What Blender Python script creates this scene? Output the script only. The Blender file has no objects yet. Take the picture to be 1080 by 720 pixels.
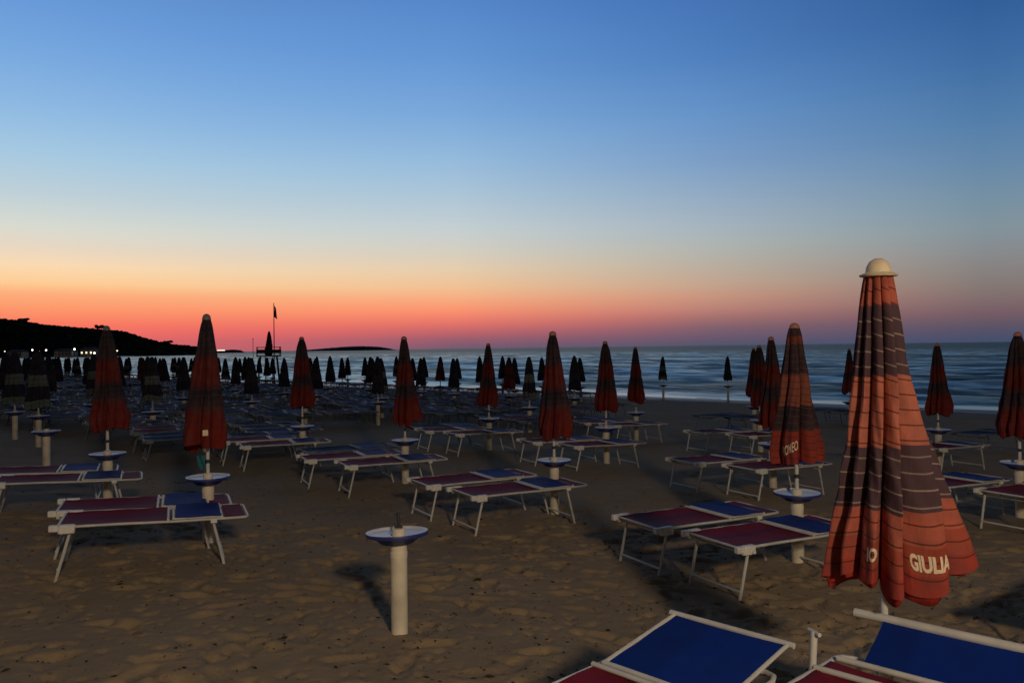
import bpy, math, random
import numpy as np
from mathutils import Vector, Matrix

random.seed(7)
rng = np.random.default_rng(11)
scene = bpy.context.scene
col = scene.collection
R = math.radians

# ------------------------------------------------------------------ camera
cam_d = bpy.data.cameras.new("camera")
cam = bpy.data.objects.new("camera", cam_d)
col.objects.link(cam)
cam_d.sensor_width = 36.0
cam_d.lens = 36.0 * 800 / 1080
cam_d.clip_start = 0.05
cam_d.clip_end = 30000
cam.matrix_world = (Matrix.Translation((0, 0, 2.2)) @ Matrix.Rotation(R(90 + 0.48), 4, 'X')
                    @ Matrix.Rotation(-0.0125, 4, 'Z'))
scene.camera = cam

# ------------------------------------------------------------------ view
scene.view_settings.view_transform = 'Standard'
scene.view_settings.look = 'None'
scene.view_settings.gamma = 1
scene.view_settings.exposure = 0.0
scene.view_settings.use_curve_mapping = False
try:
    scene.cycles.use_denoising = True
    scene.cycles.sample_clamp_indirect = 4
except Exception:
    pass

# ------------------------------------------------------------------ dusk sky
def lin(c):
    return tuple(((v / 255) / 12.92 if v / 255 <= 0.04045 else ((v / 255 + 0.055) / 1.055) ** 2.4) for v in c) + (1,)

world = bpy.data.worlds.new("World")
scene.world = world
world.use_nodes = True
wn, wl = world.node_tree.nodes, world.node_tree.links
wn.clear()
w_out = wn.new("ShaderNodeOutputWorld")
w_bg = wn.new("ShaderNodeBackground")
w_tc = wn.new("ShaderNodeTexCoord")
w_sep = wn.new("ShaderNodeSeparateXYZ")
wl.new(w_tc.outputs["Generated"], w_sep.inputs[0])

def w_math(op, a, b=None):
    n = wn.new("ShaderNodeMath"); n.operation = op
    for i, v in enumerate((a, b)):
        if v is None: continue
        if isinstance(v, (int, float)): n.inputs[i].default_value = v
        else: wl.new(v, n.inputs[i])
    return n.outputs[0]

def w_ramp(stops):
    n = wn.new("ShaderNodeValToRGB"); cr = n.color_ramp
    cr.interpolation = 'LINEAR'
    while len(cr.elements) > 1: cr.elements.remove(cr.elements[-1])
    first = True
    for p, c in stops:
        e = cr.elements[0] if first else cr.elements.new(p)
        e.position = p; e.color = lin(c); first = False
    return n

def stops(px, rows, zen):
    yh = 366.75 - (px - 540) * 0.0125; q = 1 + ((px - 540) / 800.0) ** 2
    out = []
    for y, c in reversed(rows):
        e = (yh - y) / 800.0
        out.append((max(0.0, e / math.sqrt(q + e * e)), c))
    return out + zen

rows_a = [(0, (104, 153, 216)), (60, (120, 168, 222)), (110, (140, 183, 226)), (160, (164, 200, 226)), (205, (190, 208, 216)), (240, (216, 218, 208)), (262, (232, 215, 194)),
          (280, (250, 218, 178)), (298, (254, 206, 150)), (310, (253, 174, 124)), (328, (253, 148, 106)), (343, (250, 120, 98)), (353, (244, 108, 100)), (363, (224, 104, 104))]
rows_b = [(0, (86, 135, 202)), (60, (100, 150, 212)), (120, (122, 168, 218)), (170, (150, 187, 220)), (205, (172, 197, 215)), (240, (196, 207, 210)), (264, (212, 207, 194)),
          (284, (230, 205, 172)), (302, (240, 194, 150)), (314, (248, 174, 130)), (327, (250, 148, 112)), (338, (236, 122, 106)), (348, (202, 104, 106)), (357, (158, 94, 108)), (366, (118, 90, 112))]
rows_c = [(0, (70, 116, 182)), (60, (80, 128, 190)), (120, (102, 147, 200)), (170, (124, 158, 198)), (205, (146, 170, 195)), (240, (166, 180, 190)), (260, (176, 180, 176)),
          (280, (185, 174, 160)), (300, (195, 164, 142)), (313, (199, 148, 127)), (325, (187, 131, 119)), (335, (164, 111, 110)), (345, (130, 97, 108)), (355, (108, 88, 108)), (363, (84, 84, 108))]
rows_d = [(0, (50, 95, 153)), (60, (62, 108, 163)), (120, (80, 124, 170)), (170, (100, 136, 170)), (210, (118, 144, 163)), (240, (130, 147, 156)), (262, (135, 140, 144)),
          (282, (135, 131, 130)), (302, (132, 120, 116)), (317, (127, 106, 108)), (331, (116, 92, 101)), (343, (94, 84, 101)), (352, (80, 80, 105)), (360, (68, 78, 106))]
rA = w_ramp(stops(60, rows_a, [(0.62, (36, 48, 74)), (1.0, (29, 31, 37))]))
rP = w_ramp(stops(480, rows_b, [(0.62, (31, 43, 68)), (1.0, (29, 31, 37))]))
rQ = w_ramp(stops(750, rows_c, [(0.62, (28, 39, 62)), (1.0, (29, 31, 37))]))
rR = w_ramp(stops(1040, rows_d, [(0.62, (25, 35, 56)), (1.0, (29, 31, 37))]))
rB = w_ramp([(0.0, (78, 68, 58)), (0.25, (57, 53, 51)), (0.6, (40, 40, 44)), (1.0, (29, 31, 37))])
az = w_math('ARCTAN2', w_sep.outputs[0], w_sep.outputs[1])
for r_ in (rA, rP, rQ, rR, rB):
    wl.new(w_sep.outputs[2], r_.inputs[0])

def w_range(v, a, b):
    n = wn.new("ShaderNodeMapRange"); n.interpolation_type = 'LINEAR'; n.clamp = True
    wl.new(v, n.inputs[0]); n.inputs[1].default_value = a; n.inputs[2].default_value = b
    return n.outputs[0]

def w_mix(f, a, b):
    n = wn.new("ShaderNodeMix"); n.data_type = 'RGBA'
    wl.new(f, n.inputs[0]); wl.new(a, n.inputs[6]); wl.new(b, n.inputs[7])
    return n.outputs[2]
c1 = w_mix(w_range(az, R(-31), R(-4.3)), rA.outputs[0], rP.outputs[0])
c1 = w_mix(w_range(az, R(-4.3), R(14.7)), c1, rQ.outputs[0])
c2 = w_mix(w_range(az, R(14.7), R(32)), c1, rR.outputs[0])
c3 = w_mix(w_range(w_math('ABSOLUTE', az), R(42), R(105)), c2, rB.outputs[0])
wl.new(c3, w_bg.inputs[0])
w_bg.inputs[1].default_value = 1.0
wl.new(w_bg.outputs[0], w_out.inputs[0])

# ------------------------------------------------------------------ promenade floodlight behind the camera (lights the near sand)
ld = bpy.data.lights.new("promenade_lamp", 'POINT')
ld.energy = 2550
ld.color = (1.0, 0.80, 0.58)
ld.shadow_soft_size = 0.45
lamp = bpy.data.objects.new("promenade_lamp", ld)
lamp.location = (3.4, -6.0, 6.1)
col.objects.link(lamp)

# ------------------------------------------------------------------ materials
def mat(name, color, rough=0.6, metal=0.0, noise=0.0, nscale=20.0, bump=0.0, bscale=60.0, spec=0.5, coord='Object'):
    m = bpy.data.materials.new(name); m.use_nodes = True
    nt = m.node_tree; b = nt.nodes["Principled BSDF"]
    b.inputs["Base Color"].default_value = (*color, 1)
    b.inputs["Roughness"].default_value = rough
    b.inputs["Metallic"].default_value = metal
    b.inputs["Specular IOR Level"].default_value = spec
    tc = nt.nodes.new("ShaderNodeTexCoord")
    if noise:
        n = nt.nodes.new("ShaderNodeTexNoise"); n.inputs["Scale"].default_value = nscale; n.inputs["Detail"].default_value = 6
        nt.links.new(tc.outputs[coord], n.inputs["Vector"])
        r = nt.nodes.new("ShaderNodeValToRGB")
        r.color_ramp.elements[0].position = 0.3; r.color_ramp.elements[1].position = 0.7
        r.color_ramp.elements[0].color = (*[v * (1 - noise) for v in color], 1)
        r.color_ramp.elements[1].color = (*[min(1, v * (1 + noise)) for v in color], 1)
        nt.links.new(n.outputs["Fac"], r.inputs[0]); nt.links.new(r.outputs[0], b.inputs["Base Color"])
    if bump:
        n2 = nt.nodes.new("ShaderNodeTexNoise"); n2.inputs["Scale"].default_value = bscale; n2.inputs["Detail"].default_value = 5
        nt.links.new(tc.outputs[coord], n2.inputs["Vector"])
        bp = nt.nodes.new("ShaderNodeBump"); bp.inputs["Strength"].default_value = bump; bp.inputs["Distance"].default_value = 0.02
        nt.links.new(n2.outputs["Fac"], bp.inputs["Height"]); nt.links.new(bp.outputs[0], b.inputs["Normal"])
    return m

def emit(name, color, strength):
    m = bpy.data.materials.new(name); m.use_nodes = True
    b = m.node_tree.nodes["Principled BSDF"]
    b.inputs["Base Color"].default_value = (*color, 1)
    b.inputs["Emission Color"].default_value = (*color, 1)
    b.inputs["Emission Strength"].default_value = strength
    return m

class NT:
    """tiny node helper"""
    def __init__(s, m): s.t = m.node_tree; s.b = s.t.nodes["Principled BSDF"]
    def n(s, kind, **kw):
        x = s.t.nodes.new(kind)
        for k, v in kw.items(): setattr(x, k, v)
        return x
    def l(s, a, b): s.t.links.new(a, b)
    def m(s, op, a, b=None, c=None):
        x = s.n("ShaderNodeMath", operation=op)
        for i, v in enumerate((a, b, c)):
            if v is None: continue
            if isinstance(v, (int, float)): x.inputs[i].default_value = v
            else: s.l(v, x.inputs[i])
        return x.outputs[0]
    def ramp(s, f, st, interp='LINEAR'):
        x = s.n("ShaderNodeValToRGB"); cr = x.color_ramp; cr.interpolation = interp
        while len(cr.elements) > 1: cr.elements.remove(cr.elements[-1])
        for i, (p, c) in enumerate(st):
            e = cr.elements[0] if i == 0 else cr.elements.new(p)
            e.position = p; e.color = (*c, 1) if len(c) == 3 else c
        s.l(f, x.inputs[0]); return x.outputs[0]
    def mix(s, f, a, b, mode='MIX'):
        x = s.n("ShaderNodeMix", data_type='RGBA', blend_type=mode)
        for i, v in ((0, f), (6, a), (7, b)):
            if isinstance(v, (int, float)): x.inputs[i].default_value = v
            elif isinstance(v, tuple): x.inputs[i].default_value = (*v, 1) if len(v) == 3 else v
            else: s.l(v, x.inputs[i])
        return x.outputs[2]
    def noise(s, vec, scale, detail=5, rough=0.55):
        x = s.n("ShaderNodeTexNoise"); x.inputs["Scale"].default_value = scale
        x.inputs["Detail"].default_value = detail; x.inputs["Roughness"].default_value = rough
        s.l(vec, x.inputs["Vector"]); return x.outputs["Fac"]
    def rng(s, v, a, b, c=0.0, d=1.0, kind='SMOOTHSTEP'):
        x = s.n("ShaderNodeMapRange", interpolation_type=kind); s.l(v, x.inputs[0])
        for i, q in ((1, a), (2, b), (3, c), (4, d)): x.inputs[i].default_value = q
        return x.outputs[0]

def canopy_material(name, bands, dark_line, pale_line, pale_bands, count, wid=0.10, interp='CONSTANT'):
    """woven bands down the canopy (uv.y) with thin cross lines"""
    m = bpy.data.materials.new(name); m.use_nodes = True; k = NT(m)
    uv = k.n("ShaderNodeUVMap"); sp = k.n("ShaderNodeSeparateXYZ"); k.l(uv.outputs[0], sp.inputs[0])
    v = sp.outputs[1]
    base = k.ramp(v, bands, interp)
    fr = k.m('FRACT', k.m('MULTIPLY', v, count))
    line = k.m('LESS_THAN', fr, wid)
    isp = k.ramp(v, pale_bands, 'CONSTANT')
    lc = k.mix(isp, dark_line, pale_line)
    base = k.mix(k.m('MULTIPLY', line, 0.85), base, lc)
    tc = k.n("ShaderNodeTexCoord")
    nz = k.noise(tc.outputs["Object"], 9, 6)
    base = k.mix(k.rng(nz, 0.35, 0.75, 0, 0.42), base, (0.08, 0.05, 0.05))
    stn = k.noise(tc.outputs["Object"], 3.2, 5); base = k.mix(k.rng(stn, 0.52, 0.72, 0, 0.35), base, (0.30, 0.16, 0.12), 'MULTIPLY')
    k.l(base, k.b.inputs["Base Color"])
    k.b.inputs["Roughness"].default_value = 0.85
    k.b.inputs["Specular IOR Level"].default_value = 0.15
    mpw = k.n("ShaderNodeMapping"); mpw.inputs["Scale"].default_value = (1.0, 1.0, 0.28); k.l(tc.outputs["Object"], mpw.inputs["Vector"])
    n2 = k.noise(mpw.outputs[0], 17, 5, 0.6)
    bp = k.n("ShaderNodeBump"); bp.inputs["Strength"].default_value = 0.6; bp.inputs["Distance"].default_value = 0.016
    k.l(n2, bp.inputs["Height"]); k.l(bp.outputs[0], k.b.inputs["Normal"])
    return m

ORG, ORG2, RED, PUR = (0.455, 0.137, 0.088), (0.43, 0.108, 0.068), (0.36, 0.050, 0.034), (0.078, 0.043, 0.054)
M = {}
M['striped'] = canopy_material("striped_canvas",
    [(0, ORG2), (0.105, PUR), (0.335, ORG), (0.565, PUR), (0.765, ORG2), (0.86, (0.37, 0.072, 0.043)), (0.94, RED)],
    (0.10, 0.025, 0.015), (0.34, 0.24, 0.20),
    [(0, (0, 0, 0)), (0.105, (1, 1, 1)), (0.335, (0, 0, 0)), (0.565, (1, 1, 1)), (0.765, (0, 0, 0))], 20.0)
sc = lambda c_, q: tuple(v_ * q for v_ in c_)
M['striped_mid'] = canopy_material("striped_dimmed_canvas",  # striped canvas copy, lamp falloff put into its darker colours
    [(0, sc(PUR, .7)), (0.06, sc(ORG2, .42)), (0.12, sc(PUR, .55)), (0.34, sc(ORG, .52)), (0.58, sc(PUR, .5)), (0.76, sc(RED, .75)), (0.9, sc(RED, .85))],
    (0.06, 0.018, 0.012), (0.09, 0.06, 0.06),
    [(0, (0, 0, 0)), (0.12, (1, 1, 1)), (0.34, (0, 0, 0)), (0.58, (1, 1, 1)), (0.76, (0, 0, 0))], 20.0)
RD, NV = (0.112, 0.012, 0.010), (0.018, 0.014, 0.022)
M['striped_dark'] = canopy_material("striped_shaded_canvas",  # striped canvas again, mid-beach dimness painted into the band colours
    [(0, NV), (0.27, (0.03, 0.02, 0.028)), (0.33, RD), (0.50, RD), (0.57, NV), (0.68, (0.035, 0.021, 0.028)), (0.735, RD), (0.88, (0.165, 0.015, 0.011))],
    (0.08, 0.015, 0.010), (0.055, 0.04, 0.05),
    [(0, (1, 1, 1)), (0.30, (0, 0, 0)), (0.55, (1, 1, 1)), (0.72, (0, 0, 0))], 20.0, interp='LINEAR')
DN, PG = (0.012, 0.016, 0.034), (0.115, 0.145, 0.14)
M['navy_pale'] = canopy_material("navy_pale_canvas", [(0, DN), (0.42, PG), (0.62, DN), (0.86, PG)],
    (0.02, 0.02, 0.03), (0.16, 0.17, 0.16), [(0, (0, 0, 0))], 12.0)
M['navy'] = canopy_material("navy_canvas", [(0, DN), (0.5, (0.03, 0.03, 0.045)), (0.7, DN)],
    (0.02, 0.02, 0.03), (0.16, 0.17, 0.16), [(0, (0, 0, 0))], 12.0)
M['valance'] = mat("valance_canvas", (0.22, 0.022, 0.015), 0.9, noise=0.35, nscale=25, spec=0.1)
M['valance_navy'] = mat("valance_navy_canvas", (0.02, 0.022, 0.045), 0.9, spec=0.1)
M['letter'] = mat("lettering_print", (0.80, 0.62, 0.42), 0.8, noise=0.12, nscale=60)
M['white'] = mat("white_paint", (0.72, 0.69, 0.62), 0.45, noise=0.10, nscale=14, bump=0.05)
M['post'] = mat("cream_plastic", (0.70, 0.62, 0.47), 0.5, noise=0.20, nscale=6, bump=0.05)
M['tray_top'] = mat("white_tray", (0.62, 0.64, 0.70), 0.35, noise=0.08, nscale=12)
M['tray_under'] = mat("blue_tray", (0.022, 0.035, 0.19), 0.45, noise=0.15, nscale=10)
M['pole'] = mat("white_pole", (0.60, 0.58, 0.54), 0.4, noise=0.1, nscale=16)
M['dark'] = mat("dark_metal", (0.03, 0.028, 0.03), 0.6)
M['cap'] = mat("cream_cap", (0.72, 0.60, 0.40), 0.55, noise=0.12, nscale=18)
M['cap_red'] = mat("faded_red_cap", (0.40, 0.16, 0.13), 0.6)
M['cap_grey'] = mat("grey_cap", (0.16, 0.15, 0.15), 0.6)
M['alu_dim'] = mat("dimmed_tube", (0.13, 0.14, 0.16), 0.5, noise=0.2, nscale=8)  # far lounger tubes: darker copy, far-field dimness put into the colour
M['teal'] = mat("teal_cloth", (0.01, 0.11, 0.14), 0.8, noise=0.3)
M['alu'] = mat("white_tube", (0.56, 0.54, 0.49), 0.42, noise=0.14, nscale=8, bump=0.03)

def mesh_fabric(name, c1, c2, axis_scale):
    m = bpy.data.materials.new(name); m.use_nodes = True; k = NT(m)
    tc = k.n("ShaderNodeTexCoord"); sp = k.n("ShaderNodeSeparateXYZ"); k.l(tc.outputs["Object"], sp.inputs[0])
    st = k.m('SINE', k.m('MULTIPLY', sp.outputs[1], axis_scale))
    f = k.rng(st, 0.55, 0.75)
    nz = k.noise(tc.outputs["Object"], 5, 6)
    base = k.mix(f, c1, c2)
    base = k.mix(k.rng(nz, 0.4, 0.75, 0, 0.45), base, (c1[0] * 0.5 + 0.004, c1[1] * 0.5 + 0.004, c1[2] * 0.5 + 0.004))
    k.l(base, k.b.inputs["Base Color"])
    k.b.inputs["Roughness"].default_value = 0.72
    k.b.inputs["Specular IOR Level"].default_value = 0.12
    wv = k.noise(tc.outputs["Object"], 180, 2)
    bp = k.n("ShaderNodeBump"); bp.inputs["Strength"].default_value = 0.25; bp.inputs["Distance"].default_value = 0.004
    k.l(wv, bp.inputs["Height"]); k.l(bp.outputs[0], k.b.inputs["Normal"])
    return m
M['crimson'] = mesh_fabric("crimson_mesh_fabric", (0.165, 0.011, 0.026), (0.10, 0.013, 0.042), 19)
M['blue'] = mesh_fabric("blue_mesh_fabric", (0.004, 0.026, 0.21), (0.004, 0.022, 0.17), 9)
M['navyfab'] = mesh_fabric("navy_mesh_fabric", (0.012, 0.018, 0.075), (0.012, 0.016, 0.06), 9)

# ------------------------------------------------------------------ geometry helpers
class MB:
    def __init__(s): s.v = []; s.f = []; s.mi = []
    def add(s, vs, fs, mi=0):
        o = len(s.v); s.v += [tuple(p) for p in vs]; s.f += [[i + o for i in f] for f in fs]; s.mi += [mi] * len(fs)
    def box(s, c, size, mi=0, rot=None):
        hx, hy, hz = [q / 2 for q in size]; b = min(hx, hy, hz) * 0.25
        vs = []
        for x in (-1, 1):
            for y in (-1, 1):
                for z in (-1, 1):
                    vs += [(x * (hx - b), y * (hy - b), z * hz), (x * (hx - b), y * hy, z * (hz - b)), (x * hx, y * (hy - b), z * (hz - b))]
        import bmesh
        bm = bmesh.new()
        for p in vs: bm.verts.new(p)
        bmesh.ops.convex_hull(bm, input=bm.verts)
        bm.verts.index_update()
        mt = Matrix.Rotation(rot, 3, 'Z') if isinstance(rot, float) else (rot or Matrix.Identity(3))
        pts = [mt @ v_.co + Vector(c) for v_ in bm.verts]
        s.add(pts, [[v_.index for v_ in f.verts] for f in bm.faces], mi); bm.free()
    def tube(s, pts, r, n=8, mi=0, caps=True):
        pts = [Vector(p) for p in pts]; rings = []
        rr = r if isinstance(r, (list, tuple)) else [r] * len(pts)
        prev = None
        for i, p in enumerate(pts):
            t = (pts[min(i + 1, len(pts) - 1)] - pts[max(i - 1, 0)]).normalized()
            if prev is None:
                a = t.cross(Vector((0, 0, 1)))
                if a.length < 1e-3: a = t.cross(Vector((1, 0, 0)))
            else:
                a = prev - t * prev.dot(t)
            a.normalize(); b = t.cross(a); prev = a
            rings.append([p + (a * math.cos(2 * math.pi * k / n) + b * math.sin(2 * math.pi * k / n)) * rr[i] for k in range(n)])
        vs = [q for g in rings for q in g]; fs = []
        for i in range(len(pts) - 1):
            for k in range(n):
                fs.append([i * n + k, i * n + (k + 1) % n, (i + 1) * n + (k + 1) % n, (i + 1) * n + k])
        if caps:
            fs.append(list(range(n))[::-1]); fs.append([(len(pts) - 1) * n + k for k in range(n)])
        s.add(vs, fs, mi)
    def lathe(s, prof, n=24, mi=0, c=(0, 0, 0), mis=None):
        vs = [(c[0] + r * math.cos(2 * math.pi * k / n), c[1] + r * math.sin(2 * math.pi * k / n), c[2] + z) for r, z in prof for k in range(n)]
        for i in range(len(prof) - 1):
            pass
        o = len(s.v); s.v += vs
        for i in range(len(prof) - 1):
            for k in range(n):
                s.f.append([o + i * n + k, o + i * n + (k + 1) % n, o + (i + 1) * n + (k + 1) % n, o + (i + 1) * n + k])
                s.mi.append(mis[i] if mis else mi)
    def mesh(s, name, mats, smooth=True):
        me = bpy.data.meshes.new(name); me.from_pydata(s.v, [], s.f)
        for q in (mats if isinstance(mats, (list, tuple)) else [mats]): me.materials.append(q)
        me.polygons.foreach_set("material_index", s.mi)
        me.polygons.foreach_set("use_smooth", [smooth] * len(s.f))
        me.update()
        if smooth:
            try: me.set_sharp_from_angle(angle=R(40))
            except Exception: pass
        return me
    def build(s, name, mats, parent=None, smooth=True):
        return link(name, s.mesh(name, mats, smooth), parent)

def link(name, me, parent=None):
    o = bpy.data.objects.new(name, me); col.objects.link(o)
    if parent: o.parent = parent
    return o

def tag(o, label=None, cat=None, group=None, kind=None):
    for k, v in (('label', label), ('category', cat), ('group', group), ('kind', kind)):
        if v: o[k] = v
    return o

def empty(name, loc, rz=0.0):
    o = bpy.data.objects.new(name, None); col.objects.link(o)
    o.location = loc; o.rotation_euler = (0, 0, rz); o.empty_display_size = 0.1
    return o

CHILD = {}
def copy_tree(o, parent=None):
    c = o.copy(); col.objects.link(c)
    if parent: c.parent = parent
    for k in ('label', 'group'):
        if parent is None and k in c: del c[k]
    for ch in list(o.children): copy_tree(ch, c)
    return c

# shore frame: s = distance towards the sea, t = along the shore to the far left
NX, NY = 0.673, 0.74
SA = math.atan2(NY, NX)
def st(s, t): return (s * NX - t * NY, s * NY + t * NX)
def sof(x, y): return x * NX + y * NY
GS = [-60, -20, 0, 2.9, 3.3, 3.8, 6.5, 8.5, 12.4, 16.7, 25, 35.3, 60, 400]
GZ = [2.0, 0.9, 0.30, 0.20, 0.18, 0.15, 0.01, 0.0, -0.1, -0.22, -0.36, -0.5, -1.7, -6]
def hump(x, y): return 0.11 * np.exp(-((x - 1.0) ** 2 + (y - 3.0) ** 2) / 2.6)
def gz(x, y): return float(np.interp(sof(x, y), GS, GZ) + hump(x, y))

# ------------------------------------------------------------------ sand
def vnoise(x, y, seed):
    """smooth value noise, vectorised"""
    xi = np.floor(x).astype(np.int64); yi = np.floor(y).astype(np.int64)
    fx = x - xi; fy = y - yi
    fx = fx * fx * fx * (fx * (fx * 6 - 15) + 10); fy = fy * fy * fy * (fy * (fy * 6 - 15) + 10)
    def h(a, b):
        n = (a * 374761393 + b * 668265263 + seed * 982451653) & 0x7fffffff
        n = ((n ^ (n >> 13)) * 1274126177) & 0x7fffffff
        return ((n ^ (n >> 16)) & 0xffff) / 65535.0
    return (h(xi, yi) * (1 - fx) + h(xi + 1, yi) * fx) * (1 - fy) + (h(xi, yi + 1) * (1 - fx) + h(xi + 1, yi + 1) * fx) * fy

def axis_pts(knots):
    out = [knots[0][0]]
    for (a, _), (b, step) in zip(knots[:-1], knots[1:]):
        n = max(1, int(round((b - a) / step))); out += list(a + (b - a) * (np.arange(n) + 1) / n)
    return np.array(out)

def grid_mesh(name, xs, ys, zfun, material):
    X, Y = np.meshgrid(xs, ys); Z = zfun(X, Y)
    nx, ny = len(xs), len(ys)
    co = np.stack([X, Y, Z], -1).reshape(-1, 3).astype(np.float32)
    i = np.arange(nx * ny).reshape(ny, nx)
    f = np.stack([i[:-1, :-1], i[:-1, 1:], i[1:, 1:], i[1:, :-1]], -1).reshape(-1, 4)
    me = bpy.data.meshes.new(name)
    me.vertices.add(len(co)); me.vertices.foreach_set("co", co.ravel())
    me.loops.add(f.size); me.loops.foreach_set("vertex_index", f.ravel().astype(np.int32))
    me.polygons.add(len(f)); me.polygons.foreach_set("loop_start", np.arange(0, f.size, 4, dtype=np.int32))
    me.polygons.foreach_set("loop_total", np.full(len(f), 4, dtype=np.int32))
    me.polygons.foreach_set("use_smooth", np.ones(len(f), dtype=bool))
    me.update(calc_edges=True); me.validate()
    me.materials.append(material)
    return me

xs = axis_pts([(-260, 0), (-60, 8), (-25, 1.2), (-9, 0.22), (-5.5, 0.05), (5.5, 0.020), (9, 0.09), (30, 0.7), (120, 9)])
ys = axis_pts([(-30, 0), (1, 1.2), (3.6, 0.08), (9.5, 0.020), (14, 0.06), (30, 0.35), (70, 1.5), (260, 9)])

def sand_z(X, Y):
    S = X * NX + Y * NY
    z = np.interp(S, GS, GZ) + hump(X, Y)
    near = np.clip((34 - S) / 8, 0, 1)
    d = 0.040 * (vnoise(X * 0.8, Y * 0.8, 1) - 0.5) + 0.009 * (vnoise(X * 2.1 + 5, Y * 2.1, 2) - 0.5)
    d += 0.0035 * (vnoise(X * 5.1, Y * 5.1, 3) - 0.5) + 0.003 * (vnoise(X * 12, Y * 12, 4) - 0.5)
    d += 0.003 * (vnoise(X * 23, Y * 23, 5) - 0.5)
    # footprints: oval hollows with a pushed-up rim, thickest along a few walked lines
    r2 = np.random.default_rng(5)
    lines = []
    for _ in range(60):
        x0, y0 = r2.uniform(-7, 7), r2.uniform(3.5, 14); a = r2.normal(0.35, 0.7) + (math.pi if r2.random() < .5 else 0)
        for k in range(14):
            side = 0.09 * (1 if k % 2 else -1)
            lines.append((x0 + math.cos(a) * 0.62 * k - math.sin(a) * side + r2.normal(0, .04), y0 + math.sin(a) * 0.62 * k + math.cos(a) * side + r2.normal(0, .04), a + r2.normal(0, .2), 0.8 + 0.5 * r2.random()))
    for _ in range(380):
        lines.append((r2.uniform(-8, 8), r2.uniform(3.2, 14), r2.uniform(0, 6.28), 0.4 + 0.9 * r2.random()))
    pit = np.zeros_like(z)
    small = [(r2.uniform(-6.5, 5.5), 3.8 + 7.5 * r2.random() ** 1.2, r2.uniform(0, 6.28), r2.uniform(.5, 1.3), r2.uniform(.02, .05)) for _ in range(5200)]
    for px, py, a, w, rad in small:
        ix0, ix1 = np.searchsorted(xs, [px - 2.6 * rad, px + 2.6 * rad]); iy0, iy1 = np.searchsorted(ys, [py - 2.6 * rad, py + 2.6 * rad])
        if ix1 - ix0 < 2 or iy1 - iy0 < 2: continue
        dx = X[iy0:iy1, ix0:ix1] - px; dy = Y[iy0:iy1, ix0:ix1] - py
        u = (dx * math.cos(a) + dy * math.sin(a)) / rad; v = (-dx * math.sin(a) + dy * math.cos(a)) / (rad * .6)
        q = u * u + v * v
        pit[iy0:iy1, ix0:ix1] += w * rad * (0.16 if w < 0.65 else -0.55) * np.exp(-q)
    for px, py, a, w in lines:
        ix0, ix1 = np.searchsorted(xs, [px - 0.4, px + 0.4]); iy0, iy1 = np.searchsorted(ys, [py - 0.4, py + 0.4])
        if ix1 - ix0 < 2 or iy1 - iy0 < 2: continue
        dx = X[iy0:iy1, ix0:ix1] - px; dy = Y[iy0:iy1, ix0:ix1] - py
        u = (dx * math.cos(a) + dy * math.sin(a)) / 0.145; v = (-dx * math.sin(a) + dy * math.cos(a)) / 0.062
        q = u * u + v * v
        pit[iy0:iy1, ix0:ix1] += w * (-0.024 * np.exp(-q * q * 0.8) + 0.006 * np.exp(-((np.sqrt(q) - 1.55) ** 2) * 5))
    d += np.clip(pit, -0.06, 0.035)
    return z + d * near

sand_m = bpy.data.materials.new("sand"); sand_m.use_nodes = True
k = NT(sand_m)
geo = k.n("ShaderNodeNewGeometry")
sp = k.n("ShaderNodeSeparateXYZ"); k.l(geo.outputs["Position"], sp.inputs[0])
sv = k.m('ADD', k.m('MULTIPLY', sp.outputs[0], NX), k.m('MULTIPLY', sp.outputs[1], NY))
n1 = k.noise(geo.outputs["Position"], 0.7, 6); n2 = k.noise(geo.outputs["Position"], 7, 6, 0.7); n3 = k.noise(geo.outputs["Position"], 60, 3)
c = k.ramp(n1, [(0.3, (0.262, 0.190, 0.112)), (0.7, (0.335, 0.246, 0.148))])
c = k.mix(k.rng(n2, 0.50, 0.80, 0, 0.16), c, (0.16, 0.115, 0.075))
n4 = k.noise(geo.outputs["Position"], 26, 5, 0.75)
c = k.mix(k.rng(n4, 0.62, 0.72, 0, 0.7), c, (0.085, 0.062, 0.042))
c = k.mix(k.rng(n3, 0.58, 0.75, 0, 0.5), c, (0.42, 0.33, 0.23))
wet = k.rng(k.m('ADD', sv, k.m('MULTIPLY', n1, 2.5)), 32.0, 35.5)
c = k.mix(wet, c, (0.055, 0.045, 0.038))
k.l(c, k.b.inputs["Base Color"])
k.l(k.m('SUBTRACT', 0.93, k.m('MULTIPLY', wet, 0.6)), k.b.inputs["Roughness"])
k.b.inputs["Specular IOR Level"].default_value = 0.15
bp = k.n("ShaderNodeBump"); bp.inputs["Strength"].default_value = 0.55; bp.inputs["Distance"].default_value = 0.03
hh = k.m('ADD', k.m('MULTIPLY', k.noise(geo.outputs["Position"], 22, 7, 0.75), 0.7), k.m('MULTIPLY', n3, 0.35))
k.l(hh, bp.inputs["Height"]); k.l(bp.outputs[0], k.b.inputs["Normal"])
sand = link("sand_beach", grid_mesh("sand_beach", xs, ys, sand_z, sand_m))
tag(sand, kind='structure')

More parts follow.
